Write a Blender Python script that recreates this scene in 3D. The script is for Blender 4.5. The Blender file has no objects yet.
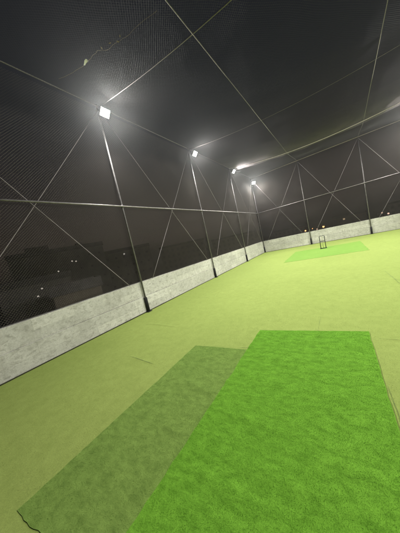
import bpy, bmesh, math, random
import numpy as np
from mathutils import Vector, Matrix, noise

random.seed(7); rng = np.random.default_rng(7)
scene = bpy.context.scene
COL = scene.collection
R = math.radians

# ------------------------------------------------------------------ site dimensions (metres)
XL, XR = -5.18, 5.39            # post lines of the long sides
YN, YF = -4.81, 17.57           # back and far post lines
YA, BAY = 4.215, 4.513          # first post in view and the bay of the long side
BX = 3.5235                     # bay of the far side
HW, HR, HT = 0.962, 3.32, 6.2   # low wall, mid rail, top of the cage
ROWS = [YN, YA - BAY, YA, YA + BAY, YA + 2 * BAY]
FARX = [XL + BX, XL + 2 * BX]
ZC = -14.0                      # street level below the roof

# ------------------------------------------------------------------ tagging helpers
def tag(o, label=None, cat=None, group=None, kind=None):
    if label: o['label'] = label
    if cat: o['category'] = cat
    if group: o['group'] = group
    if kind: o['kind'] = kind
    return o

def link(name, me, m=None, parent=None):
    o = bpy.data.objects.new(name, me)
    COL.objects.link(o)
    if m is not None and me is not None and len(me.materials) == 0: me.materials.append(m)
    if parent is not None: o.parent = parent
    return o

def empty(name, loc, rz=0.0):
    o = bpy.data.objects.new(name, None)
    o.empty_display_size = .2
    o.location = loc; o.rotation_euler = (0, 0, rz)
    COL.objects.link(o)
    return o

def copy_tree(o, parent=None):
    c = o.copy(); COL.objects.link(c)
    if parent is not None: c.parent = parent
    for ch in list(o.children): copy_tree(ch, c)
    return c

def mesh_from(verts, faces, name='mesh', smooth=False):
    me = bpy.data.meshes.new(name)
    me.from_pydata([tuple(v) for v in verts], [], faces)
    me.validate(); me.update()
    if smooth:
        me.polygons.foreach_set('use_smooth', [True] * len(me.polygons))
    return me

class MB:
    """collects boxes and tubes for ONE mesh"""
    def __init__(s): s.bm = bmesh.new()
    def box(s, x0, x1, y0, y1, z0, z1, bevel=0.0, mat=None):
        r = bmesh.ops.create_cube(s.bm, size=1.0)
        vs = r['verts']
        M = Matrix.Translation(((x0 + x1) / 2, (y0 + y1) / 2, (z0 + z1) / 2)) @ Matrix.Diagonal((x1 - x0, y1 - y0, z1 - z0, 1))
        if mat is not None: M = mat @ M
        bmesh.ops.transform(s.bm, matrix=M, verts=vs)
        if bevel:
            es = list({e for v in vs for e in v.link_edges})
            bmesh.ops.bevel(s.bm, geom=es, offset=bevel, segments=2, profile=.6, affect='EDGES', clamp_overlap=True)
        return s
    def tube(s, pts, r, n=8, caps=True):
        pts = [Vector(p) for p in pts]
        rs = r if isinstance(r, (list, tuple)) else [r] * len(pts)
        rings = []
        t0 = (pts[1] - pts[0]).normalized()
        a = t0.orthogonal().normalized()
        for i, p in enumerate(pts):
            t = (pts[min(i + 1, len(pts) - 1)] - pts[max(i - 1, 0)]).normalized()
            a = (a - t * a.dot(t)).normalized(); b = t.cross(a)
            rings.append([s.bm.verts.new(p + (a * math.cos(k * math.tau / n) + b * math.sin(k * math.tau / n)) * rs[i]) for k in range(n)])
        for i in range(len(rings) - 1):
            for k in range(n):
                f = s.bm.faces.new((rings[i][k], rings[i][(k + 1) % n], rings[i + 1][(k + 1) % n], rings[i + 1][k]))
                f.smooth = True
        if caps:
            s.bm.faces.new(rings[0][::-1]); s.bm.faces.new(rings[-1])
        return s
    def build(s, name, m, parent=None):
        bmesh.ops.recalc_face_normals(s.bm, faces=s.bm.faces)
        me = bpy.data.meshes.new(name); s.bm.to_mesh(me); s.bm.free()
        return link(name, me, m, parent)

# ------------------------------------------------------------------ materials
def mat(name):
    m = bpy.data.materials.new(name); m.use_nodes = True
    nt = m.node_tree
    return m, nt, nt.nodes['Principled BSDF']

def N(nt, t, **kw):
    n = nt.nodes.new(t)
    for k, v in kw.items():
        if k in n.inputs: n.inputs[k].default_value = v
        else: setattr(n, k, v)
    return n

def ramp(nt, fac, stops):
    n = nt.nodes.new('ShaderNodeValToRGB')
    cr = n.color_ramp
    while len(cr.elements) < len(stops): cr.elements.new(.5)
    for e, (p, c) in zip(cr.elements, stops):
        e.position = p; e.color = (*c, 1) if len(c) == 3 else c
    nt.links.new(fac, n.inputs[0])
    return n.outputs[0]

def noise_tex(nt, vec, scale, detail=4, rough=.6, dist=0.0):
    n = N(nt, 'ShaderNodeTexNoise')
    n.inputs['Scale'].default_value = scale; n.inputs['Detail'].default_value = detail
    n.inputs['Roughness'].default_value = rough; n.inputs['Distortion'].default_value = dist
    nt.links.new(vec, n.inputs['Vector'])
    return n.outputs['Fac']

def mapping(nt, scale=(1, 1, 1), rot=(0, 0, 0), src='Object'):
    t = N(nt, 'ShaderNodeTexCoord'); m = N(nt, 'ShaderNodeMapping')
    m.inputs['Scale'].default_value = scale; m.inputs['Rotation'].default_value = rot
    nt.links.new(t.outputs[src], m.inputs['Vector'])
    return m.outputs[0]

def mixc(nt, fac, a, b, mode='MIX'):
    n = nt.nodes.new('ShaderNodeMix'); n.data_type = 'RGBA'; n.blend_type = mode
    for sock, v in ((n.inputs[0], fac), (n.inputs[6], a), (n.inputs[7], b)):
        if hasattr(v, 'is_linked') or isinstance(v, bpy.types.NodeSocket): nt.links.new(v, sock)
        elif isinstance(v, (int, float)): sock.default_value = v
        else: sock.default_value = (*v, 1)
    return n.outputs[2]

def bump(nt, h, strength, dist, prev=None):
    n = nt.nodes.new('ShaderNodeBump')
    n.inputs['Strength'].default_value = strength; n.inputs['Distance'].default_value = dist
    nt.links.new(h, n.inputs['Height'])
    if prev is not None: nt.links.new(prev, n.inputs['Normal'])
    return n.outputs[0]

def turf_mat(name, c0, c1, c2, fine=90, streak=(1, 1, 1), wear=.5, island=False, midb=.3, kfin=.45, finb=(.35, .004)):
    m, nt, b = mat(name)
    v = mapping(nt)
    big = noise_tex(nt, v, .55, 5, .6, .4)
    mid = noise_tex(nt, mapping(nt, streak), 4.5, 6, .7, .3)
    fin = noise_tex(nt, v, fine, 3, .7)
    col = mixc(nt, ramp(nt, big, [(.32, (0, 0, 0)), (.7, (1, 1, 1))]), c0, c1)
    col = mixc(nt, ramp(nt, mid, [(.35, (wear,) * 3), (.62, (0, 0, 0))]), col, c2)
    col = mixc(nt, ramp(nt, fin, [(.3, (kfin,) * 3), (.7, (0, 0, 0))]), col, tuple(x * .55 for x in c2))
    if island:
        g = N(nt, 'ShaderNodeNewGeometry')
        col = mixc(nt, 1.0, col, ramp(nt, g.outputs['Random Per Island'], [(0, (.86, .85, .84)), (1, (1.22, 1.20, 1.32))]), 'MULTIPLY')
    nt.links.new(col, b.inputs['Base Color'])
    b.inputs['Roughness'].default_value = .92
    b.inputs['Specular IOR Level'].default_value = .12
    nb = bump(nt, mid, midb, .03)
    nt.links.new(bump(nt, fin, finb[0], finb[1], nb), b.inputs['Normal'])
    return m

M = {}
TURF = ((.286, .368, .094), (.328, .410, .110), (.222, .294, .068))
BRIGHT = ((.160, .375, .032), (.186, .412, .039), (.085, .225, .014))
OLIVE = ((.190, .305, .064), (.220, .336, .075), (.115, .195, .036))
M['turf'] = turf_mat('field_turf', *TURF, 110, (1.5, 1.5, 1.5), .45, midb=.02)
M['turf_blade'] = turf_mat('field_pile', *[tuple(1.12 * x for x in c) for c in TURF], 110, (1.5, 1.5, 1.5), .45, True, .0)
M['mat_bright'] = turf_mat('bright_turf', *BRIGHT, 240, (2.0, 4.0, 1), .72, midb=.05, kfin=.0)
M['mat_olive'] = turf_mat('olive_turf', *OLIVE, 240, (2.0, 3.4, 1), .72, midb=.05, kfin=.0)
M['mat_far'] = turf_mat('far_turf', (.190, .350, .062), (.225, .375, .074), (.165, .30, .05), 60, (.55, 1.3, 1), .6)
M['blade_bright'] = turf_mat('bright_pile', *[tuple(1.15 * x for x in c) for c in BRIGHT], 240, (2.0, 4.0, 1), .72, True, .0)
M['blade_olive'] = turf_mat('olive_pile', *[tuple(1.15 * x for x in c) for c in OLIVE], 240, (2.0, 3.4, 1), .72, True, .0)

def wall_mat():
    m, nt, b = mat('weathered_whitewash')
    v = mapping(nt)
    big = noise_tex(nt, v, 1.7, 6, .65, .6)
    bl = noise_tex(nt, mapping(nt, (1, 1, 1.7)), 8.5, 7, .75, .6)
    fin = noise_tex(nt, v, 38, 4, .7)
    drip = noise_tex(nt, mapping(nt, (7, 7, .7)), 1.0, 5, .65, .3)
    col = mixc(nt, ramp(nt, big, [(.35, (0, 0, 0)), (.65, (1, 1, 1))]), (.65, .64, .595), (.81, .80, .76))
    col = mixc(nt, ramp(nt, bl, [(.36, (.7,) * 3), (.5, (.0,) * 3)]), col, (.36, .345, .305))
    col = mixc(nt, ramp(nt, bl, [(.57, (0,) * 3), (.66, (.75,) * 3)]), col, (.84, .82, .77))
    col = mixc(nt, ramp(nt, drip, [(.55, (0,) * 3), (.75, (.5,) * 3)]), col, (.36, .35, .31))
    col = mixc(nt, ramp(nt, fin, [(.3, (.4,) * 3), (.6, (0,) * 3)]), col, (.44, .425, .37))
    # block-sized patches of patched plaster
    br = N(nt, 'ShaderNodeTexBrick')
    sx = N(nt, 'ShaderNodeSeparateXYZ'); cb = N(nt, 'ShaderNodeCombineXYZ'); ad = N(nt, 'ShaderNodeMath', operation='ADD')
    nt.links.new(v, sx.inputs[0]); nt.links.new(sx.outputs[0], ad.inputs[0]); nt.links.new(sx.outputs[1], ad.inputs[1])
    nt.links.new(ad.outputs[0], cb.inputs[0]); nt.links.new(sx.outputs[2], cb.inputs[1])
    nt.links.new(cb.outputs[0], br.inputs['Vector'])
    br.inputs['Scale'].default_value = 1.0; br.inputs['Mortar Size'].default_value = .008
    br.inputs['Brick Width'].default_value = .82; br.inputs['Row Height'].default_value = .24
    br.inputs['Color1'].default_value = (.80, .80, .80, 1); br.inputs['Color2'].default_value = (1.05, 1.05, 1.05, 1)
    br.inputs['Mortar'].default_value = (.80, .80, .79, 1)
    col = mixc(nt, .8, col, br.outputs['Color'], 'MULTIPLY')
    nt.links.new(col, b.inputs['Base Color'])
    b.inputs['Roughness'].default_value = .88
    b.inputs['Specular IOR Level'].default_value = .2
    nb = bump(nt, bl, .3, .02)
    nt.links.new(bump(nt, fin, .5, .006, nb), b.inputs['Normal'])
    return m
M['wall'] = wall_mat()

def simple(name, c, rough=.6, metal=0.0, var=.0, scale=8):
    m, nt, b = mat(name)
    if var:
        f = noise_tex(nt, mapping(nt), scale, 5, .65)
        nt.links.new(mixc(nt, ramp(nt, f, [(.3, (0, 0, 0)), (.7, (1, 1, 1))]), tuple(x * (1 - var) for x in c), tuple(min(1, x * (1 + var)) for x in c)), b.inputs['Base Color'])
    else: b.inputs['Base Color'].default_value = (*c, 1)
    b.inputs['Roughness'].default_value = rough; b.inputs['Metallic'].default_value = metal
    return m
M['seam_shade'] = simple('seam_dirt_and_shade', (.155, .215, .052), .95, 0, .4, 20)
M['strip'] = simple('wall_gap_shade', (.045, .045, .022), .95, 0, .4, 9)  # near-black colour standing in for the shadow gap between turf and wall
M['steel'] = simple('galvanised_steel', (.150, .140, .142), .5, .25, .35, 14)
M['rail'] = simple('bright_steel_rail', (.29, .27, .28), .42, .4, .25, 10)
M['black'] = simple('black_paint', (.006, .006, .006), .85)
M['rope'] = simple('pale_rope', (.72, .635, .66), .85, 0, .2, 30)
M['wire'] = simple('brace_cord', (.26, .23, .245), .8, 0, .2, 30)
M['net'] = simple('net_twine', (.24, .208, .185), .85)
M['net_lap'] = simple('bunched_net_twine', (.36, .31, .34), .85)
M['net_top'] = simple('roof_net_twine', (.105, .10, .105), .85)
M['housing'] = simple('grey_aluminium', (.22, .22, .22), .5, .5)
M['concrete'] = simple('grey_concrete', (.22, .21, .20), .9, 0, .3, 2)
M['asphalt'] = simple('asphalt', (.05, .05, .052), .9, 0, .35, .05)
M['far_wall'] = simple('dull_render', (.26, .225, .175), .9, 0, .25, .4)
M['far_wall_grey'] = simple('grey_render', (.33, .305, .285), .9, 0, .25, .4)
M['far_roof'] = simple('roof_slab', (.17, .16, .155), .9, 0, .3, .6)
M['dark_glass'] = simple('dark_window', (.19, .178, .168), .4)
M['frame'] = simple('window_frame', (.16, .15, .14), .6)
M['paper'] = simple('white_scrap', (.88, .86, .86), .8)
M['leaf'] = simple('dry_leaf', (.30, .24, .13), .8, 0, .3, 40)
M['bail'] = simple('pale_wood', (.55, .50, .36), .6)
M['stump'] = simple('dark_stump', (.020, .022, .026), .5)

def emit(name, c, s):
    m, nt, b = mat(name)
    b.inputs['Base Color'].default_value = (.02, .02, .02, 1)
    b.inputs['Emission Color'].default_value = (*c, 1); b.inputs['Emission Strength'].default_value = s
    return m
M['lens'] = emit('floodlight_lens', (1.0, .975, .89), 130)
M['sodium'] = emit('sodium_lamp', (1.0, .42, .15), 3.6)
M['pinklamp'] = emit('pale_lamp', (1.0, .66, .48), 1.2)
M['lit_warm'] = emit('lit_window_warm', (1.0, .72, .42), .45)
M['lit_cool'] = emit('lit_window_cool', (1.0, .90, .76), .75)
M['lit_dim'] = emit('lit_window_dim', (.9, .85, .75), .5)

# ------------------------------------------------------------------ ground of the playing area
RIDGES = [  # wrinkles and seams pressed into the turf: (x0,y0,x1,y1,width,height)
    (-3.30, 2.02, -2.62, 1.95, .022, .005), (.27, 3.12, 1.6, 3.15, .016, .006),
    (.80, 6.9, .95, 5.2, .020, .012), (-4.3, 3.35, -3.2, 3.25, .02, .008), (1.75, -1, 1.72, 17.4, .012, .006),
    (-3.45, 4.0, -3.43, 17.4, .012, .004)]
def ridge_h(x, y):
    h = np.zeros_like(x)
    for x0, y0, x1, y1, w, a in RIDGES:
        dx, dy = x1 - x0, y1 - y0; L2 = dx * dx + dy * dy
        t = np.clip(((x - x0) * dx + (y - y0) * dy) / L2, 0, 1)
        wob = .012 * np.sin(t * 5 + x0 * 3)
        px, py = x0 + t * dx - dy / math.sqrt(L2) * wob, y0 + t * dy + dx / math.sqrt(L2) * wob
        d2 = (x - px) ** 2 + (y - py) ** 2
        h = np.maximum(h, a * np.exp(-d2 / (2 * w * w)) * np.sin(np.pi * (.06 + .88 * t)) ** .5)
    return h

def grid_mesh(xs, ys, zf, name):
    X, Y = np.meshgrid(xs, ys)
    Z = zf(X, Y)
    nx, ny = len(xs), len(ys)
    v = np.stack([X, Y, Z], -1).reshape(-1, 3)
    i = np.arange(nx * ny).reshape(ny, nx)
    f = np.stack([i[:-1, :-1], i[:-1, 1:], i[1:, 1:], i[1:, :-1]], -1).reshape(-1, 4)
    me = bpy.data.meshes.new(name)
    me.vertices.add(len(v)); me.vertices.foreach_set('co', v.astype(np.float32).ravel())
    me.loops.add(f.size); me.loops.foreach_set('vertex_index', f.astype(np.int32).ravel())
    me.polygons.add(len(f)); me.polygons.foreach_set('loop_start', np.arange(0, f.size, 4, dtype=np.int32))
    me.polygons.foreach_set('use_smooth', np.ones(len(f), bool))
    me.update(calc_edges=True); me.validate()
    return me

xs = np.concatenate([np.arange(XL - .08, 1.8, .02), np.arange(1.8, XR + .1, .12)])
ys = np.concatenate([np.arange(YN - .1, .6, .12), np.arange(.6, 4.4, .02), np.arange(4.4, YF + .1, .07)])
def gz(X, Y):
    return ridge_h(X, Y) + .004 * np.sin(X * 1.3 + .4 * Y) * np.sin(Y * .9 + 1.0) + .004
def sow(me, x0, x1, y0, y1, density, ln, m, hole):
    """short pile standing on the sheet, kept in the sheet's own mesh"""
    cnt = int((x1 - x0) * (y1 - y0) * density)
    x = rng.uniform(x0, x1, cnt); y = rng.uniform(y0, y1, cnt)
    keep = ~hole(x, y) & (rng.uniform(0, 1, cnt) < np.clip(1.25 - (y - y0) / (y1 - y0), 0, 1)); x, y = x[keep], y[keep]; cnt = len(x)
    z = gz(x, y) - .001
    a = rng.uniform(0, 6.283, cnt); l = ln * rng.uniform(.5, 1.3, cnt); lean = rng.uniform(.4, 1.2, cnt); w = ln * rng.uniform(.10, .18, cnt)
    c, s_ = np.cos(a), np.sin(a)
    tri = np.stack([np.stack([x - s_ * w, y + c * w, z], -1), np.stack([x + s_ * w, y - c * w, z], -1),
                    np.stack([x + c * l * np.sin(lean), y + s_ * l * np.sin(lean), z + l * np.cos(lean)], -1)], 1).reshape(-1, 3)
    sm = seam_shade_tris(); tri = np.concatenate([tri, sm]); ns = len(sm) // 3; cnt += ns
    nv = len(me.vertices); nl = len(me.loops); npoly = len(me.polygons)
    me.vertices.add(len(tri))
    co = np.empty((nv + len(tri)) * 3, np.float32); me.vertices.foreach_get('co', co); co[nv * 3:] = tri.astype(np.float32).ravel(); me.vertices.foreach_set('co', co)
    vi = np.empty(nl, np.int32); me.loops.foreach_get('vertex_index', vi)
    me.loops.add(len(tri)); me.loops.foreach_set('vertex_index', np.concatenate([vi, nv + np.arange(len(tri), dtype=np.int32)]))
    ls = np.empty(npoly, np.int32); me.polygons.foreach_get('loop_start', ls)
    me.polygons.add(cnt); me.polygons.foreach_set('loop_start', np.concatenate([ls, nl + np.arange(0, len(tri), 3, dtype=np.int32)]))
    me.materials.append(M['turf']); me.materials.append(m); me.materials.append(M['seam_shade'])
    me.polygons.foreach_set('material_index', np.concatenate([np.zeros(npoly, np.int32), np.ones(cnt - ns, np.int32), np.full(ns, 2, np.int32)]))
    me.polygons.foreach_set('use_smooth', np.concatenate([np.ones(npoly, bool), np.zeros(cnt, bool)]))
    me.update(calc_edges=True)
gme = grid_mesh(xs, ys, gz, 'ground')
SEAMS_AND_SHADE = [(-3.28, 2.03, -2.62, 1.955, .013), (-.43, 3.27, -.42, 3.85, .007), (.25, 3.135, 2.6, 3.17, .009), (.86, 6.75, .91, 5.2, .012), (.90, 5.9, 2.0, 3.9, .010),  # dirty turf seams, and crease shade drawn as dark strips
         (.190, 2.25, .200, 1.70, .006), (-1.45, 2.63, -1.25, 2.66, .010), (-4.1, 5.4, -3.5, 5.35, .010), (-3.0, 6.6, -2.6, 6.9, .009),  # first strip here paints the small shadow along the bright mat's right edge
         (1.2, 8.2, 2.1, 8.0, .012), (-2.0, 8.6, -1.5, 8.9, .010)]
def seam_shade_tris():
    out = []
    for x0, y0, x1, y1, w in SEAMS_AND_SHADE:
        L = math.hypot(x1 - x0, y1 - y0); n = max(4, int(L / .03)); nx, ny = -(y1 - y0) / L, (x1 - x0) / L
        row = []
        for i in range(n + 1):
            t = i / n; o_ = .010 * noise.noise(Vector((t * L * 6, x0, y0))) ; ww = w * .5 * math.sin(math.pi * (.04 + .92 * t)) ** .5 * max(.12, .8 + 1.1 * noise.noise(Vector((t * L * 17, y0, 4))))
            x, y = x0 + (x1 - x0) * t + nx * o_, y0 + (y1 - y0) * t + ny * o_
            row.append([(x + nx * q, y + ny * q, float(gz(np.array(x), np.array(y))) + .003) for q in (ww, -ww)])
        for a, b in zip(row[:-1], row[1:]): out += [a[0], a[1], b[1], a[0], b[1], b[0]]
    return np.array(out)
sow(gme, XL - .04, 2.2, .2, 7.5, 9000, .007, M['turf_blade'], lambda x, y: ((x > -2.17) & (x < .13) & (y < 2.55)) | ((x > -1.25) & (x < .13) & (y < 3.22)))
tag(link('ground', gme), 'yellow green artificial turf covering the whole rooftop playing area', None, None, 'structure')

mb = MB(); mb.box(XL - .5, XR + .5, YN - .5, YF + .5, ZC, -.03)
tag(mb.build('roof_deck', M['concrete']), 'concrete building under the rooftop turf', None, None, 'structure')
mb = MB(); mb.box(-3200, 3200, -3200, 3200, ZC - 1, ZC)
tag(mb.build('terrain', M['asphalt']), 'dark city ground far below the roof', None, None, 'structure')

# ------------------------------------------------------------------ loose turf mats
def rag(t, seed, amp):
    return amp * (noise.noise(Vector((t * 3.1, seed, 0))) + .6 * noise.noise(Vector((t * 11, seed, 3))) + .4 * noise.noise(Vector((t * 37, seed, 9))))

def make_mat(name, x0, x1, y0, y1, z0, th, m, bm_, density, blade, seed, rags=(.012, .012, .012, .012), skew=0.0, ycut=-99, curl=0.0, mu=None):
    """a slab of turf with ragged edges; its pile blades are in the same mesh"""
    sx, sy = max(2, int((x1 - x0) / .045)), max(2, int((y1 - y0) / .045))
    def P(u, v):
        x = x0 + (x1 - x0) * u; y = y0 + (y1 - y0) * v
        yl = y + rag(x, seed, rags[0]) * (1 - v) + rag(x, seed + 5, rags[1]) * v
        xl = x + rag(y, seed + 9, rags[2]) * (1 - u) + rag(y, seed + 13, rags[3]) * u
        yl += skew * (u - .5)
        z = z0 + th + .0015 * noise.noise(Vector((x * 2.1, y * 2.1, seed))) + .0010 * noise.noise(Vector((x * 7, y * 5, seed + 2)))
        e = min(u * (x1 - x0), (1 - u) * (x1 - x0), v * (y1 - y0), (1 - v) * (y1 - y0))
        if curl: z += curl * math.exp(-(e / .05) ** 2) * (.5 + .9 * noise.noise(Vector((x * 3, y * 3, seed + 7))))
        if mu: z += mu(x, y)
        z += float(gz(np.array(x), np.array(y)))
        return (xl, yl, z)
    vs = [P(i / sx, j / sy) for j in range(sy + 1) for i in range(sx + 1)]
    fs = [(j * (sx + 1) + i, j * (sx + 1) + i + 1, (j + 1) * (sx + 1) + i + 1, (j + 1) * (sx + 1) + i) for j in range(sy) for i in range(sx)]
    edge = [i for i in range(sx + 1)] + [(j + 1) * (sx + 1) - 1 for j in range(1, sy + 1)] + [sy * (sx + 1) + i for i in range(sx - 1, -1, -1)] + [j * (sx + 1) for j in range(sy - 1, 0, -1)]
    n0 = len(vs)
    vs += [(vs[k][0], vs[k][1], z0 - .004 + float(gz(np.array(vs[k][0]), np.array(vs[k][1])))) for k in edge]
    n = len(edge)
    vs += [vs[k] for k in edge]                            # own rim vertices, so the top keeps flat normals
    fs += [(n0 + n + (k + 1) % n, n0 + n + k, n0 + k, n0 + (k + 1) % n) for k in range(n)]
    nf = len(fs)
    if density:
        yb0 = max(y0, ycut)
        cnt = int((x1 - x0) * (y1 - yb0) * density)
        bx = rng.uniform(x0 + .004, x1 - .004, cnt); by = rng.uniform(yb0 + .004, y1 - .004, cnt)
        base = len(vs)
        gx = (bx - x0) / (x1 - x0) * sx; gy = (by - y0) / (y1 - y0) * sy
        for a in range(cnt):
            i, j = min(int(gx[a]), sx - 1), min(int(gy[a]), sy - 1)
            fu, fv = gx[a] - i, gy[a] - j
            k = j * (sx + 1) + i
            A, B, C, D = vs[k], vs[k + 1], vs[k + sx + 1], vs[k + sx + 2]
            p = [(A[q] * (1 - fu) + B[q] * fu) * (1 - fv) + (C[q] * (1 - fu) + D[q] * fu) * fv for q in range(3)]
            # the pile lies over in locally changing directions
            th_ = -1.5 + 1.5 * noise.noise(Vector((p[0] * 1.6, p[1] * 2.4, seed + 20))) + random.gauss(0, 1.1)
            ln = blade * random.uniform(.55, 1.25); lean = random.uniform(.35, 1.1)
            w = blade * random.uniform(.13, .22)
            c, s = math.cos(th_), math.sin(th_)
            hx, hz = ln * math.sin(lean), ln * math.cos(lean)
            o = len(vs)
            vs += [(p[0] - s * w, p[1] + c * w, p[2] - .001), (p[0] + s * w, p[1] - c * w, p[2] - .001), (p[0] + c * hx, p[1] + s * hx, p[2] + hz)]
            fs.append((o, o + 1, o + 2))
    me = bpy.data.meshes.new(name)
    me.from_pydata(vs, [], fs); me.update()
    me.materials.append(m)
    if bm_: me.materials.append(bm_)
    idx = np.zeros(len(fs), np.int32); idx[nf:] = 1 if bm_ else 0
    me.polygons.foreach_set('material_index', idx)
    sm = np.zeros(len(fs), bool); sm[:sx * sy] = True
    me.polygons.foreach_set('use_smooth', sm)
    return link(name, me)

def olive_folds(x, y):
    h = 0
    for cx, cy, L, a in ((-1.6, 1.72, .30, .014), (-1.5, 1.15, .22, .012), (-1.95, 2.3, .3, .006)):
        h += a * math.exp(-((y - cy + .12 * (x - cx)) / .025) ** 2 - ((x - cx) / L) ** 2)
    return h
o = make_mat('turf_mat', -2.21, -.60, .215, 2.60, .000, .004, M['mat_olive'], M['blade_olive'], 80000, .0048, 31, rags=(.026, .010, .010, .01), skew=.05, curl=.0015, mu=olive_folds)
tag(o, 'faded olive turf mat with a frayed near corner, partly under the bright green mat', 'turf mat', 'loose turf mats on the pitch')
def bright_folds(x, y):
    h = 0
    for cx, cy, L, a in ((-.9, 2.45, .3, .009), (-.35, 1.95, .4, .008), (-.9, 1.5, .3, .010), (-.2, 2.9, .6, .007), (-.6, 1.12, .3, .010), (-.95, 2.05, .2, .009), (-.1, 1.3, .2, .008), (-.85, .95, .2, .012)):
        h += a * math.exp(-((y - cy + .1 * (x - cx)) / .03) ** 2 - ((x - cx) / L) ** 2)
    return h
o = make_mat('turf_mat', -1.29, .172, -2.2, 3.27, .0065, .0030, M['mat_bright'], M['blade_bright'], 80000, .0052, 3, rags=(.02, .012, .018, .012), skew=.10, ycut=.3, curl=.002, mu=bright_folds)
tag(o, 'large bright green turf mat lying nearest, over the olive mat', 'turf mat', 'loose turf mats on the pitch')
o = make_mat('turf_mat', -2.30, .98, 10.55, 14.35, .003, .003, M['mat_far'], None, 0, .02, 77, rags=(.06, .05, .07, .05), skew=.25)
tag(o, 'small looking bright green turf mat at the far end under the wicket', 'turf mat', 'loose turf mats on the pitch')

# ------------------------------------------------------------------ low walls
def low_wall(x0, x1, y0, y1, face, label):
    """face: unit direction of the side that looks onto the turf"""
    r = empty('low_wall', ((x0 + x1) / 2, (y0 + y1) / 2, 0))
    ox, oy = r.location.x, r.location.y
    def grid_face(z0, z1, inset, name):
        mb = MB()
        a0, a1, b0, b1 = x0 - ox, x1 - ox, y0 - oy, y1 - oy
        if face[0] > 0: a1 += inset
        if face[0] < 0: a0 -= inset
        if face[1] > 0: b1 += inset
        if face[1] < 0: b0 -= inset
        mb.box(a0, a1, b0, b1, z0, z1, .008)
        L = max(a1 - a0, b1 - b0)
        ax = Vector((1, 0, 0)) if (a1 - a0) > (b1 - b0) else Vector((0, 1, 0))
        n = int(L / .3)
        for k in range(1, n):
            co = ax * (-L / 2 + L * k / n)
            bmesh.ops.bisect_plane(mb.bm, geom=mb.bm.verts[:] + mb.bm.edges[:] + mb.bm.faces[:], plane_co=co, plane_no=ax)
        for v in mb.bm.verts:
            t = v.co.dot(ax)
            if v.co.z > z1 - .02: v.co.z += .006 * noise.noise(Vector((t * 1.1, z1 * 7, ox))) + .004 * noise.noise(Vector((t * 4, z1 * 5, oy)))
        return mb.build(name, M['wall'], r)
    grid_face(.50, HW, 0.0, 'upper_course')
    grid_face(-.02, .494, .014, 'lower_course')
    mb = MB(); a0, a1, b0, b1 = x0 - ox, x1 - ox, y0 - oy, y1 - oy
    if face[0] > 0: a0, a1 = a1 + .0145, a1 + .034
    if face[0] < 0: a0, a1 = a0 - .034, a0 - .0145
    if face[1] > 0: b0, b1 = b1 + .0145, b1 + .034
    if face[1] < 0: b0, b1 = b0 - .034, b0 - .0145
    mb.box(a0, a1, b0, b1, -.01, .024, .003); mb.build('base_shade_strip', M['strip'], r)  # added dark strip that paints the shade where the turf meets the wall
    return tag(r, label, 'wall', 'low whitewashed walls round the turf')
T = .18
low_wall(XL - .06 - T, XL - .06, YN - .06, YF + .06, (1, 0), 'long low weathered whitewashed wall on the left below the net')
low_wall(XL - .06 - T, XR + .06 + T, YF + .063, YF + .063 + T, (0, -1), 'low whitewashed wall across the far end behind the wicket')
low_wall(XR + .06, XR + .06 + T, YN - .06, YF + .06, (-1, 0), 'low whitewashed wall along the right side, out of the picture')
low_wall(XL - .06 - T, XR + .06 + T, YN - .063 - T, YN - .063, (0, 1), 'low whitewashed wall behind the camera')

# ------------------------------------------------------------------ posts and floodlights
def make_post():
    r = empty('net_post', (0, 0, 0))
    mb = MB(); mb.tube([(0, 0, .0), (0, 0, HT + .06)], .027, 12); mb.build('pole', M['steel'], r)
    mb = MB(); mb.tube([(0, 0, .012), (0, 0, .46)], .052, 12); mb.build('base_sleeve', M['black'], r)
    mb = MB(); mb.box(-.085, .085, -.085, .085, .004, .014, .003); mb.build('base_plate', M['black'], r)
    mb = MB(); mb.tube([(0, 0, HT + .062), (0, 0, HT + .08)], [.034, .024], 12); mb.build('end_cap', M['black'], r)
    mb = MB(); mb.tube([(0, 0, HR - .05), (0, 0, HR + .05)], .038, 12); mb.build('clamp', M['steel'], r)
    return r

def make_floodlight():
    """lamp faces local -Y; origin on the mounting bolt"""
    r = empty('floodlight', (0, 0, 0))
    Mx = Matrix.Translation((0, -.22, -.10)) @ Matrix.Rotation(R(42), 4, 'X')
    mb = MB(); mb.box(-.15, .15, -.02, .07, -.11, .11, .012, Mx)
    for k in range(7): mb.box(-.132 + k * .044 - .004, -.132 + k * .044 + .004, .071, .105, -.095, .095, 0, Mx)
    mb.build('housing', M['housing'], r)
    mb = MB()
    for (a, b, c, d) in ((-.155, .155, .100, .115), (-.155, .155, -.115, -.100), (-.155, -.138, -.0999, .0999), (.138, .155, -.0999, .0999)):
        mb.box(a, b, -.034, -.0205, c, d, .002, Mx)
    mb.build('bezel', M['housing'], r)
    mb = MB(); mb.box(-.136, .136, -.028, -.0205, -.098, .098, .0, Mx); mb.build('lens', M['lens'], r)
    mb = MB()
    mb.tube([(-.163, -.22, -.10), (-.163, -.04, -.01), (.163, -.04, -.01), (.163, -.22, -.10)], .010, 6)
    mb.box(-.03, .03, -.05, -.028, -.04, .03)
    mb.build('bracket', M['steel'], r)
    return r, Mx

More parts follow.
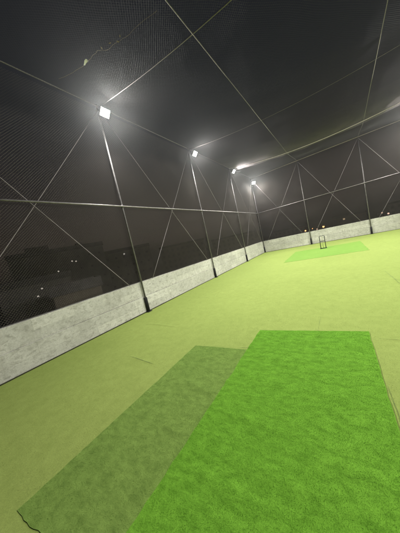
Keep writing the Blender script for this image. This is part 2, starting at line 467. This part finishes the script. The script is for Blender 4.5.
FL_POWER = 268
post0 = make_post(); lamp0, LMX = make_floodlight()
first = [True, True]
def put_post(x, y, label):
    o = post0 if first[0] else copy_tree(post0)
    first[0] = False
    o.location = (x, y, 0)
    return tag(o, label, 'post', 'steel posts of the net cage')
def put_lamp(x, y, z, rz, label):
    o = lamp0 if first[1] else copy_tree(lamp0)
    first[1] = False
    o.location = (x, y, z); o.rotation_euler = (0, 0, rz)
    tag(o, label, 'floodlight', 'floodlights on the net posts')
    ld = bpy.data.lights.new('flood_beam', 'AREA'); ld.shape = 'RECTANGLE'; ld.size = .27; ld.size_y = .19
    ld.energy = FL_POWER; ld.spread = R(142); ld.color = (1.0, .98, .90)
    lo = bpy.data.objects.new('flood_beam', ld); COL.objects.link(lo)
    lo.matrix_world = Matrix.Translation((x, y, z)) @ Matrix.Rotation(rz, 4, 'Z') @ LMX @ Matrix.Translation((0, -.04, 0)) @ Matrix.Rotation(R(-90), 4, "X")
    return o

side = ['left']
names = {0: 'last', 1: 'fourth', 2: 'nearest', 3: 'second', 4: 'third'}
put_post(XL, ROWS[2], 'nearest steel post in view on the left wall with a black foot')
put_post(XL, ROWS[3], 'second steel post along the left wall below the second floodlight')
put_post(XL, ROWS[4], 'third steel post along the left wall, just before the corner')
put_post(XL, YF, 'steel corner post where the left and far walls meet')
put_post(FARX[0], YF, 'steel post on the far wall just left of the wicket')
put_post(FARX[1], YF, 'rightmost steel post in view on the far wall')
put_post(XL, ROWS[1], 'steel post on the left wall just outside the left edge')
put_post(XL, YN, 'steel corner post behind the camera on the left')
put_post(XR, YF, 'steel corner post at the far right outside the picture')
for k, w in ((0, 'rear corner'), (1, 'first'), (2, 'second'), (3, 'third'), (4, 'fourth')):
    put_post(XR, ROWS[k], '%s steel post along the right wall outside the picture' % w)

LZ = 6.03
put_lamp(XL + .035, ROWS[2], LZ, R(90), 'nearest and largest glowing floodlight, on the first left post')
put_lamp(XL + .035, ROWS[3] + .08, LZ, R(90), 'second glowing floodlight from the left, on the second left post')
put_lamp(XL + .035, ROWS[4] + .08, LZ, R(90), 'third glowing floodlight, on the post before the corner')
put_lamp(XL + .05, YF - .03, LZ - .15, R(45), 'farthest glowing floodlight at the corner of the left and far nets')
for k, w in ((2, 'first'), (3, 'second'), (4, 'third')):
    put_lamp(XR - .035, ROWS[k], LZ, R(-90), '%s floodlight on the right side posts outside the picture' % w)
put_lamp(XR - .05, YF - .03, LZ, R(-45), 'floodlight on the far right corner post outside the picture')

# ------------------------------------------------------------------ rails, ropes, bracing cords
def roof_z(x, y):
    t = (x - XL) / (XR - XL)
    s = 4 * t * (1 - t)
    e = min(1.0, (YF - y) / 4.2); e = e * e * (3 - 2 * e) if e < 1 else 1
    return HT - .47 * s * (e if e > 0 else 0)

def polyline(p, q, n, zf=None, sag=0):
    out = []
    for i in range(n + 1):
        t = i / n
        x, y, z = (p[k] + (q[k] - p[k]) * t for k in range(3))
        if zf: z = zf(x, y)
        z -= sag * 4 * t * (1 - t)
        out.append((x, y, z))
    return out

def line_thing(name, pts, r, m, label, cat, group, n=8):
    c = Vector(pts[0])
    mb = MB(); mb.tube([Vector(p) - c for p in pts], r, n)
    o = mb.build(name, m); o.location = c
    return tag(o, label, cat, group)

line_thing('mid_rail', [(XL + .055, YN, HR), (XL + .055, YF - .05, HR)], .021, M['rail'], 'bright steel mid rail running along the left net', 'rail', 'mid height rails of the net cage')
line_thing('mid_rail', [(XL + .03, YF - .055, HR + .012), (XR - .03, YF - .055, HR + .012)], .017, M['rail'], 'thin mid rail across the far net', 'rail', 'mid height rails of the net cage')
line_thing('mid_rail', [(XR - .055, YN, HR), (XR - .055, YF - .1, HR)], .024, M['steel'], 'steel mid rail along the right net outside the picture', 'rail', 'mid height rails of the net cage')
line_thing('edge_rope', polyline((XL + .05, YN, HT), (XL + .05, YF - .05, HT), 24), .012, M['wire'], 'pale rope along the top edge of the left net', 'rope', 'ropes along the top of the cage')
line_thing('edge_rope', polyline((XL + .03, YF - .05, HT - .01), (XR - .03, YF - .05, HT - .01), 12), .015, M['rope'], 'pale rope along the top edge of the far net', 'rope', 'ropes along the top of the cage')
line_thing('edge_rope', polyline((XR - .05, YN, HT), (XR - .05, YF - .08, HT), 12), .013, M['rope'], 'pale rope along the top edge of the right net outside the picture', 'rope', 'ropes along the top of the cage')

zr = lambda d: (lambda x, y: roof_z(x, y) + d)
line_thing('roof_rope', polyline((XL + .03, ROWS[2], 0), (XR - .03, ROWS[2], 0), 24, zr(-.012)), .009, M['wire'], 'rope under the roof net starting above the nearest floodlight', 'rope', 'ropes carrying the roof net')
line_thing('roof_rope', polyline((XL + .03, ROWS[3], 0), (XR - .03, ROWS[3], 0), 24, zr(-.016)), .006, M['wire'], 'faint thin rope under the roof net starting at the second floodlight', 'rope', 'ropes carrying the roof net')
line_thing('roof_rope', polyline((XL + .03, ROWS[4], 0), (XR - .03, ROWS[4], 0), 24, lambda x, y: roof_z(x, y) - .012 - .11 * math.sin(math.pi * min(1, max(0, (x - XL) / (XR - XL)))) ** .6), .014, M['rope'], 'sagging brightly lit rope crossing the roof in front of the far net', 'rope', 'ropes carrying the roof net')
line_thing('roof_rope', polyline((FARX[0], YF - .06, 0), (FARX[0] - .25, YN, 0), 40, zr(-.040)), .009, M['wire'], 'long rope under the roof net running from the far post left of the wicket', 'rope', 'ropes carrying the roof net')
line_thing('roof_rope', polyline((FARX[1], YF - .06, 0), (FARX[1] - .75, YN, 0), 40, zr(-.040)), .009, M['wire'], 'long rope under the roof net running from the rightmost far post', 'rope', 'ropes carrying the roof net')

OFF = .46
def brace(p_top, p_bot, label):
    a, b = Vector(p_top), Vector(p_bot)
    pts = [a.lerp(b, i / 8) + Vector((0, 0, -.03 * math.sin(math.pi * i / 8))) for i in range(9)]
    line_thing('brace_cord', pts, .0085, M['wire'], label, 'cord', 'diagonal bracing cords of the nets', 6)
bays = [(ROWS[1], ROWS[2], 'bay at the left edge of the picture'), (ROWS[2], ROWS[3], 'left net bay between nearest and second posts'),
        (ROWS[3], ROWS[4], 'left net bay between the second and third posts'), (ROWS[4], YF, 'narrow looking left net bay next to the corner')]
for y0, y1, w in bays:
    brace((XL + .034, y0 + .03, HT - .1), (XL + .034, y1 - OFF, HW), 'cord falling away in the ' + w)
    brace((XL + .026, y1 - .03, HT - .1), (XL + .026, y0 + OFF, HW), 'cord falling nearer in the ' + w)
for x0, x1, w in ((XL, FARX[0], 'far net bay next to the corner'), (FARX[0], FARX[1], 'far net bay above the wicket'), (FARX[1], XR, 'rightmost far net bay')):
    brace((x0 + .03, YF - .034, HT - .1), (x1 - OFF, YF - .034, HW), 'cord falling to the right in the ' + w)
    brace((x1 - .03, YF - .026, HT - .1), (x0 + OFF, YF - .026, HW), 'cord falling to the left in the ' + w)

# ------------------------------------------------------------------ nets: real twine, diamond mesh
def net_mesh(U, V, surf, cell, r, seg, seed):
    """two families of diagonal strands over the rectangle U x V laid on surf(u, v)"""
    step = cell * math.sqrt(2)
    VV, FF = [], []; off = 0
    tri = np.array([0, 2.0944, 4.18879])
    for sgn in (1, -1):
        c = -V + step * .5
        while c < U:
            # u = c + w (sgn +) or u = c + V - w ; v = w
            lo, hi = (max(0, -c), min(V, U - c)) if sgn > 0 else (max(0, c + V - U), min(V, c + V))
            c0 = c; c += step
            if hi - lo < .02: continue
            n = max(1, int((hi - lo) * 1.414 / seg))
            w = np.linspace(lo, hi, n + 1)
            u = c0 + w if sgn > 0 else c0 + V - w
            P = surf(u, w)                                     # (n+1,3)
            t = np.gradient(P, axis=0); t /= np.linalg.norm(t, axis=1)[:, None]
            ref = np.array([.31, .52, .79]); a = np.cross(t, ref); a /= np.linalg.norm(a, axis=1)[:, None]
            b = np.cross(t, a)
            rad = np.full(len(w), r) if not callable(r) else r(u, w)
            ring = P[:, None, :] + rad[:, None, None] * (np.cos(tri)[None, :, None] * a[:, None, :] + np.sin(tri)[None, :, None] * b[:, None, :])
            VV.append(ring.reshape(-1, 3))
            i = np.arange(n)[:, None] * 3 + np.arange(3)[None, :]
            j = np.arange(n)[:, None] * 3 + (np.arange(3)[None, :] + 1) % 3
            FF.append((np.stack([i, j, j + 3, i + 3], -1).reshape(-1, 4)) + off)
            off += (n + 1) * 3
    v = np.concatenate(VV); f = np.concatenate(FF)
    me = bpy.data.meshes.new('net')
    me.vertices.add(len(v)); me.vertices.foreach_set('co', v.astype(np.float32).ravel())
    me.loops.add(f.size); me.loops.foreach_set('vertex_index', f.astype(np.int32).ravel())
    me.polygons.add(len(f)); me.polygons.foreach_set('loop_start', np.arange(0, f.size, 4, dtype=np.int32))
    me.polygons.foreach_set('use_smooth', np.ones(len(f), bool))
    me.update(calc_edges=True)
    return me

def wob(u, v, s):
    return (np.sin(u * 1.9 + s) * np.sin(v * 2.3 + 2 * s) + .5 * np.sin(u * 4.7 + v * 1.3 + s) + .4 * np.sin(v * 5.9 - u * 2.1 + 3 * s)) / 1.9

def side_net(p0, d, L, nrm, seed, z0=HW - .04, z1=HT):
    p0, d, nrm = np.array(p0), np.array(d), np.array(nrm)
    def surf(u, v):
        e = np.sin(np.pi * np.clip(v / (z1 - z0), 0, 1))
        du = .035 * wob(u, v, seed + 1) * e; dz = .04 * wob(u * 1.1, v, seed + 4) * e
        n_ = .05 * wob(u * .8, v * .8, seed) * e
        P = p0[None, :] + d[None, :] * (u + du)[:, None] + nrm[None, :] * n_[:, None]
        P[:, 2] = z0 + v + dz
        return P
    return net_mesh(L, z1 - z0, surf, .038, .0014, .34, seed)

def net_thing(me, m, label):
    o = link('net', me, m)
    return tag(o, label, 'net', 'nets of the cricket cage')
net_thing(side_net((XL - .09, YN, 0), (0, 1, 0), YF - YN + .05, (1, 0, 0), .3), M['net'], 'tall fine mesh net standing along the left wall')
net_thing(side_net((XL - .05, YF + .09, 0), (1, 0, 0), XR - XL + .1, (0, 1, 0), 1.7), M['net'], 'tall fine mesh net across the far end')
net_thing(side_net((XR + .09, YN, 0), (0, 1, 0), YF - YN + .05, (1, 0, 0), 2.6), M['net'], 'tall fine mesh net along the right side outside the picture')

rz_v = np.vectorize(roof_z)
def roof_surf(u, v, lift=.0, seed=.9):
    x = XL + u; y = YN + v
    q = (y - ROWS[1]) / BAY; belly = np.abs(np.sin(np.pi * q)) * np.sin(np.pi * np.clip(u / (XR - XL), 0, 1))
    z = rz_v(x, np.minimum(y, YF)) - .07 * belly + .03 * wob(u * .9, v * .9, seed) * np.sin(np.pi * np.clip(u / (XR - XL), 0, 1)) + lift
    return np.stack([x + .03 * wob(u, v, seed + 2), y + .03 * wob(u, v, seed + 5), z], -1)
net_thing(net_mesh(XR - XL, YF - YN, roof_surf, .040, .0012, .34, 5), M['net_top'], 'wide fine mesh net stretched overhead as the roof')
# the far end of the roof net is a second sheet, lapped and bunched along the third rope
LAP0 = ROWS[4] - 2.4
lap_r = lambda u, v: .0002 + .0018 * np.clip(v / 2.4, 0, 1) ** 2.2
def lap_surf(u, v):
    y = LAP0 + v; x = XL + .1 + u
    fold = .012 * np.sin(u * 5 + 2 * np.sin(v * 3 + u)) + .012 * np.sin(u * 2.3 + v)
    z = rz_v(x, y) - .05 - fold - .10 * np.clip(v - 2.4, 0, 1) ** .7 * (1 + .6 * np.sin(u * 2.1))
    return np.stack([x + .04 * wob(u, v, 2.2), y + .04 * wob(u, v, 3.1), z], -1)
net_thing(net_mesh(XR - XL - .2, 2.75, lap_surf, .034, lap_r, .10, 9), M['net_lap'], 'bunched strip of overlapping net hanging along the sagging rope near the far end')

# cord and litter lying on the roof net
def on_roof(x, y, d=.012): return (x, y, roof_z(x, y) + d)
pts = []
ctrl = [(-4.75, 3.02), (-4.45, 3.10), (-4.0, 3.18), (-3.72, 3.17), (-3.45, 3.16), (-3.3, 3.29), (-3.05, 3.30), (-2.8, 3.36), (-2.42, 3.37), (-1.9, 3.45)]
for (x0, y0), (x1, y1) in zip(ctrl[:-1], ctrl[1:]):
    for k in range(4):
        t = k / 4; x, y = x0 + (x1 - x0) * t, y0 + (y1 - y0) * t
        pts.append(on_roof(x + random.gauss(0, .006), y + random.gauss(0, .006), -.02))
line_thing('slack_cord', pts, .0020, M['leaf'], 'slack thin cord lying crooked on the roof net at upper left', 'cord', None, 5)
def flake(name, x, y, w, h, m, label, cat, group, seed):
    rr = random.Random(seed); c = on_roof(x, y, -.035)
    n = 9; rim = []
    for k in range(n):
        a = k * math.tau / n; q = rr.uniform(.75, 1.1)
        rim.append((w * math.cos(a) * q, h * math.sin(a) * q, rr.uniform(-.012, .012)))
    vs = [(0, 0, .008)] + rim + [(0, 0, .004)] + [(p[0], p[1], p[2] - .003) for p in rim]
    fs = [(0, 1 + k, 1 + (k + 1) % n) for k in range(n)] + [(n + 1, n + 2 + (k + 1) % n, n + 2 + k) for k in range(n)] + [(1 + k, n + 2 + k, n + 2 + (k + 1) % n, 1 + (k + 1) % n) for k in range(n)]
    o = link(name, mesh_from(vs, fs, name), m); o.location = c; o.rotation_euler = (rr.uniform(-.4, .4), rr.uniform(-.4, .4), rr.uniform(0, 3))
    return tag(o, label, cat, group)
flake('paper_scrap', -3.86, 3.14, .075, .035, M['paper'], 'white scrap of paper caught in the roof net above the nearest floodlight', 'scrap', None, 1)
for k, (x, y) in enumerate(((-3.32, 3.17), (-3.12, 3.22), (-2.98, 3.3), (-2.86, 3.26))):
    flake('dry_leaf', x, y, .026, .011, M['leaf'], 'tiny dry leaf caught beside the slack cord on the roof net', 'leaf', 'dry leaves caught in the roof net', 10 + k)

# ------------------------------------------------------------------ wicket
w = empty('wicket', (-.74, 13.7, .019), R(4))
for sx_ in (-.125, .125):
    mb = MB(); mb.tube([(sx_, 0, .03), (sx_, 0, .66), (sx_, 0, .71)], [.019, .018, .014], 10); mb.build('stump', M['stump'], w)
mb = MB(); mb.tube([(0, 0, .03), (0, 0, .66), (0, 0, .71)], [.012, .012, .010], 10); mb.build('stump', M['bail'], w)
mb = MB(); mb.box(-.17, .17, -.06, .06, 0, .03, .006); mb.build('base', M['stump'], w)
for sx_ in (-.063, .063):
    mb = MB(); mb.tube([(sx_ - .062, 0, .722), (sx_ - .02, 0, .724), (sx_ + .02, 0, .724), (sx_ + .062, 0, .722)], [.011, .015, .015, .011], 8); mb.build('bail', M['stump'], w)
mb = MB(); mb.box(-.105, .105, -.012, .012, .40, .43, .003); mb.build('spring_bar', M['stump'], w)
tag(w, 'black cricket wicket on a base standing on the far green mat', 'wicket')

# ------------------------------------------------------------------ the city around, below and beyond
def az_pt(az, d, z=0):
    a = R(az); return Vector((math.sin(a) * d, math.cos(a) * d, z))
def el_z(el, d): return 1.6 + d * math.tan(R(el))

def building(az, d, w, dep, top, label, wall, lit=(), nwin=(7, 4), storey=3.1, lit_mat='lit_warm', win=(1.1, 1.3), tank=False):
    p = az_pt(az, d, ZC)
    r = empty('apartment_block', p, R(-az))            # local -Y looks at the roof terrace
    H = top - ZC
    mb = MB(); mb.box(-w / 2, w / 2, 0, dep, 0, H); mb.build('wall', M[wall], r)
    mb = MB()
    mb.box(-w / 2 - .25, w / 2 + .25, -.25, dep + .25, H + .001, H + .22)
    for a, b, c, e in ((-w / 2 - .2, w / 2 + .2, -.2, -.02), (-w / 2 - .2, w / 2 + .2, dep + .02, dep + .2), (-w / 2 - .2, -w / 2 - .02, -.018, dep + .018), (w / 2 + .02, w / 2 + .2, -.018, dep + .018)):
        mb.box(a, b, c, e, H + .222, H + 1.0)
    if tank: mb.tube([(w * .25, dep * .5, H + .22), (w * .25, dep * .5, H + 2.2)], 1.0, 14); mb.box(-w * .35, -w * .1, dep * .4, dep * .7, H + .222, H + 2.7)
    rf = mb.build('roof', M['far_roof'], r)
    lit = [(a, e) for a, e in lit]
    cells = {}
    for a, e in lit:                                   # which window of the facade looks lit
        t = math.tan(R(a - az)); x = d * t
        dd = math.hypot(d, x); z = el_z(e, dd) - ZC
        cells[(x, z)] = True
    done = []
    for (x, z) in cells:
        done.append((x, z))
        fr = win_part(r, x, z, win, lit_mat)
    for i in range(nwin[0]):
        for j in range(nwin[1]):
            x = -w / 2 + w * (i + .5) / nwin[0]; z = H - 1.9 - j * storey
            if z < 1 or any(abs(x - a) < win[0] * 1.3 and abs(z - b) < win[1] * 1.2 for a, b in done): continue
            win_part(r, x, z, win, None)
    tag(r, label, 'building', 'dark apartment blocks around the roof')
    return r
WCACHE = {}
def win_part(r, x, z, s, lit):
    key = (s, lit)
    if key not in WCACHE:
        mb = MB(); a, b = s[0] / 2, s[1] / 2
        for q in ((-a - .08, a + .08, b, b + .08), (-a - .08, a + .08, -b - .08, -b), (-a - .08, -a, -b + .001, b - .001), (a, a + .08, -b + .001, b - .001), (-.03, .03, -b + .001, b - .001)):
            mb.box(q[0], q[1], -.09, -.005, q[2], q[3])
        f = mb.build('window', M['frame'], None)
        mb = MB(); mb.box(-a + .001, -.031, -.045, -.012, -b + .002, b - .002); mb.box(.031, a - .001, -.045, -.012, -b + .002, b - .002)
        p = mb.build('pane', M[lit] if lit else M['dark_glass'], f)
        WCACHE[key] = f; c = f
    else:
        c = copy_tree(WCACHE[key])
    c.parent = r; c.location = (x, 0, z)
    return c

building(-67, 62, 20, 12, el_z(6.2, 62), 'dark apartment tower with a few small lit windows behind the left net', 'far_wall_grey',
         lit=[(-65.08, 3.6), (-67.3, 1.05), (-67.5, -.6), (-64.3, 3.4), (-68.2, 1.9)], nwin=(8, 8), lit_mat='lit_cool', win=(.28, .3), tank=True)
building(-72.6, 40, 9, 9, el_z(.2, 40), 'narrow dark house with two lit windows low behind the left net', 'far_wall_grey',
         lit=[(-73.0, -2.5), (-71.97, -1.04)], nwin=(4, 4), lit_mat='lit_cool', win=(.22, .22))
building(-65.5, 24, 4.2, 6, el_z(-3.6, 24), 'low tan house just outside the left wall', 'far_wall', nwin=(2, 3), win=(.9, 1.0))
building(-53.5, 75, 18, 12, el_z(3.6, 75), 'broad dark block seen past the nearest left post', 'far_wall_grey', lit=[(-53.3, 2.8)], nwin=(7, 7), lit_mat='lit_dim', win=(.5, .5))
building(-38, 120, 26, 14, el_z(2.0, 120), 'distant dark block behind the second left post', 'far_wall_grey', nwin=(9, 5))
building(-24, 150, 30, 14, el_z(1.0, 150), 'distant wide block behind the third left post', 'far_wall_grey', nwin=(9, 4))
building(-9.5, 190, 26, 14, el_z(-.4, 190), 'far low block left of the orange street lamps', 'far_wall_grey', nwin=(8, 3))
building(2.6, 170, 18, 12, el_z(-.35, 170), 'far block with one lit window right of the wicket', 'far_wall', lit=[(1.7, -.82)], nwin=(6, 3), win=(1.1, 1.1), lit_mat='lit_warm')
building(13.5, 160, 24, 12, el_z(.1, 160), 'far dark block at the right edge behind the far net', 'far_wall_grey', nwin=(8, 3))

def street_lamp(az, el, d, label, m, size=.5):
    z = el_z(el, d)
    r = empty('street_lamp', az_pt(az, d, ZC), R(-az)); H = z - ZC
    mb = MB(); mb.tube([(-1.3, 0, 0), (-1.3, 0, H * .8), (-1.2, 0, H + .1), (-.9, 0, H + .35), (0, 0, H + .38)], [.11, .08, .07, .06, .05], 8); mb.build('pole', M['steel'], r)
    mb = MB(); mb.box(-.55, .55, -.2, .2, H + .26, H + .40, .04); mb.build('lamp_head', M['housing'], r)
    bm = bmesh.new(); bmesh.ops.create_uvsphere(bm, u_segments=14, v_segments=8, radius=1)
    bmesh.ops.transform(bm, matrix=Matrix.Translation((0, 0, H)) @ Matrix.Diagonal((size * .55, size * .5, size * .5, 1)), verts=bm.verts)
    me = bpy.data.meshes.new('lamp_globe'); bm.to_mesh(me); bm.free()
    link('lamp_globe', me, m, r)
    return tag(r, label, 'street lamp', 'street lamps beyond the far wall')
street_lamp(-6.22, -1.62, 95, 'orange street lamp glowing just left of the far post by the wicket', M['sodium'], .55)
street_lamp(-4.68, -1.45, 120, 'dim orange street lamp just right of the far post by the wicket', M['sodium'], .33)
street_lamp(-3.75, -1.82, 110, 'faint pale street lamp between two orange ones over the far wall', M['pinklamp'], .5)
street_lamp(-2.39, -1.55, 95, 'brightest orange street lamp directly above the wicket', M['sodium'], .68)
street_lamp(8.08, -1.22, 100, 'faint pale street lamp right of the rightmost far post', M['pinklamp'], .42)
street_lamp(9.02, -1.62, 90, 'pale street lamp lowest over the wall at far right', M['pinklamp'], .5)

# ------------------------------------------------------------------ night sky and air
world = bpy.data.worlds.new('World'); scene.world = world; world.use_nodes = True
nt = world.node_tree; nt.nodes.clear()
out = nt.nodes.new('ShaderNodeOutputWorld')
sky = nt.nodes.new('ShaderNodeTexSky'); sky.sky_type = 'NISHITA'; sky.sun_disc = False
sky.sun_elevation = R(-4); sky.sun_rotation = R(200)
bg1 = nt.nodes.new('ShaderNodeBackground'); bg1.inputs[1].default_value = .02
nt.links.new(sky.outputs[0], bg1.inputs[0])
# city glow of a dusty night sky: warm near the horizon, nearly black overhead
tc = nt.nodes.new('ShaderNodeTexCoord'); sp = nt.nodes.new('ShaderNodeSeparateXYZ')
nt.links.new(tc.outputs['Generated'], sp.inputs[0])
glow = ramp(nt, sp.outputs[2], [(0, (.030, .0215, .0165)), (.20, (.022, .0172, .0150)), (.5, (.0100, .0105, .0135)), (1, (.0075, .0085, .0125))])
bg2 = nt.nodes.new('ShaderNodeBackground'); bg2.inputs[1].default_value = 1.0
nt.links.new(glow, bg2.inputs[0])
add = nt.nodes.new('ShaderNodeAddShader')
nt.links.new(bg1.outputs[0], add.inputs[0]); nt.links.new(bg2.outputs[0], add.inputs[1])
nt.links.new(add.outputs[0], out.inputs[0])

HAZE = 0.0019
if HAZE:
    m = bpy.data.materials.new('night_haze'); m.use_nodes = True
    t = m.node_tree; t.nodes.clear()
    o_ = t.nodes.new('ShaderNodeOutputMaterial'); v = t.nodes.new('ShaderNodeVolumePrincipled')
    v.inputs['Color'].default_value = (.89, .91, .95, 1); v.inputs['Density'].default_value = HAZE; v.inputs['Anisotropy'].default_value = .84
    t.links.new(v.outputs[0], o_.inputs['Volume'])
    mb = MB(); mb.box(-3300, 3300, -3300, 3300, ZC - 2, 40)
    tag(mb.build('haze', m), 'thin night haze in the floodlit air', None, None, 'stuff')

# ------------------------------------------------------------------ camera and render settings
cam = bpy.data.cameras.new('camera'); co = bpy.data.objects.new('camera', cam); COL.objects.link(co)
cam.sensor_fit = 'HORIZONTAL'; cam.sensor_width = 36; cam.lens = 36 * 206.35 / 400
cam.clip_start = .05; cam.clip_end = 8000
yaw, pitch, roll = -.6007, -.0880, -.2228
f = Vector((math.sin(yaw) * math.cos(pitch), math.cos(yaw) * math.cos(pitch), math.sin(pitch)))
r0 = Vector((math.cos(yaw), -math.sin(yaw), 0)); u0 = r0.cross(f)
rr = r0 * math.cos(roll) + u0 * math.sin(roll); uu = -r0 * math.sin(roll) + u0 * math.cos(roll)
co.matrix_world = Matrix(((rr.x, uu.x, -f.x, 0), (rr.y, uu.y, -f.y, 0), (rr.z, uu.z, -f.z, 1.6), (0, 0, 0, 1)))
scene.camera = co
scene.render.engine = 'CYCLES'
vs = scene.view_settings
vs.view_transform = 'Standard'; vs.look = 'None'; vs.exposure = 0; vs.gamma = 1; vs.use_curve_mapping = False
cy = scene.cycles
cy.max_bounces = 5; cy.diffuse_bounces = 3; cy.volume_bounces = 0; cy.glossy_bounces = 2
cy.use_denoising = True; cy.denoiser = 'OPENIMAGEDENOISE'; cy.denoising_prefilter = 'ACCURATE'; cy.use_adaptive_sampling = False; cy.sample_clamp_direct = 40; cy.sample_clamp_indirect = 6
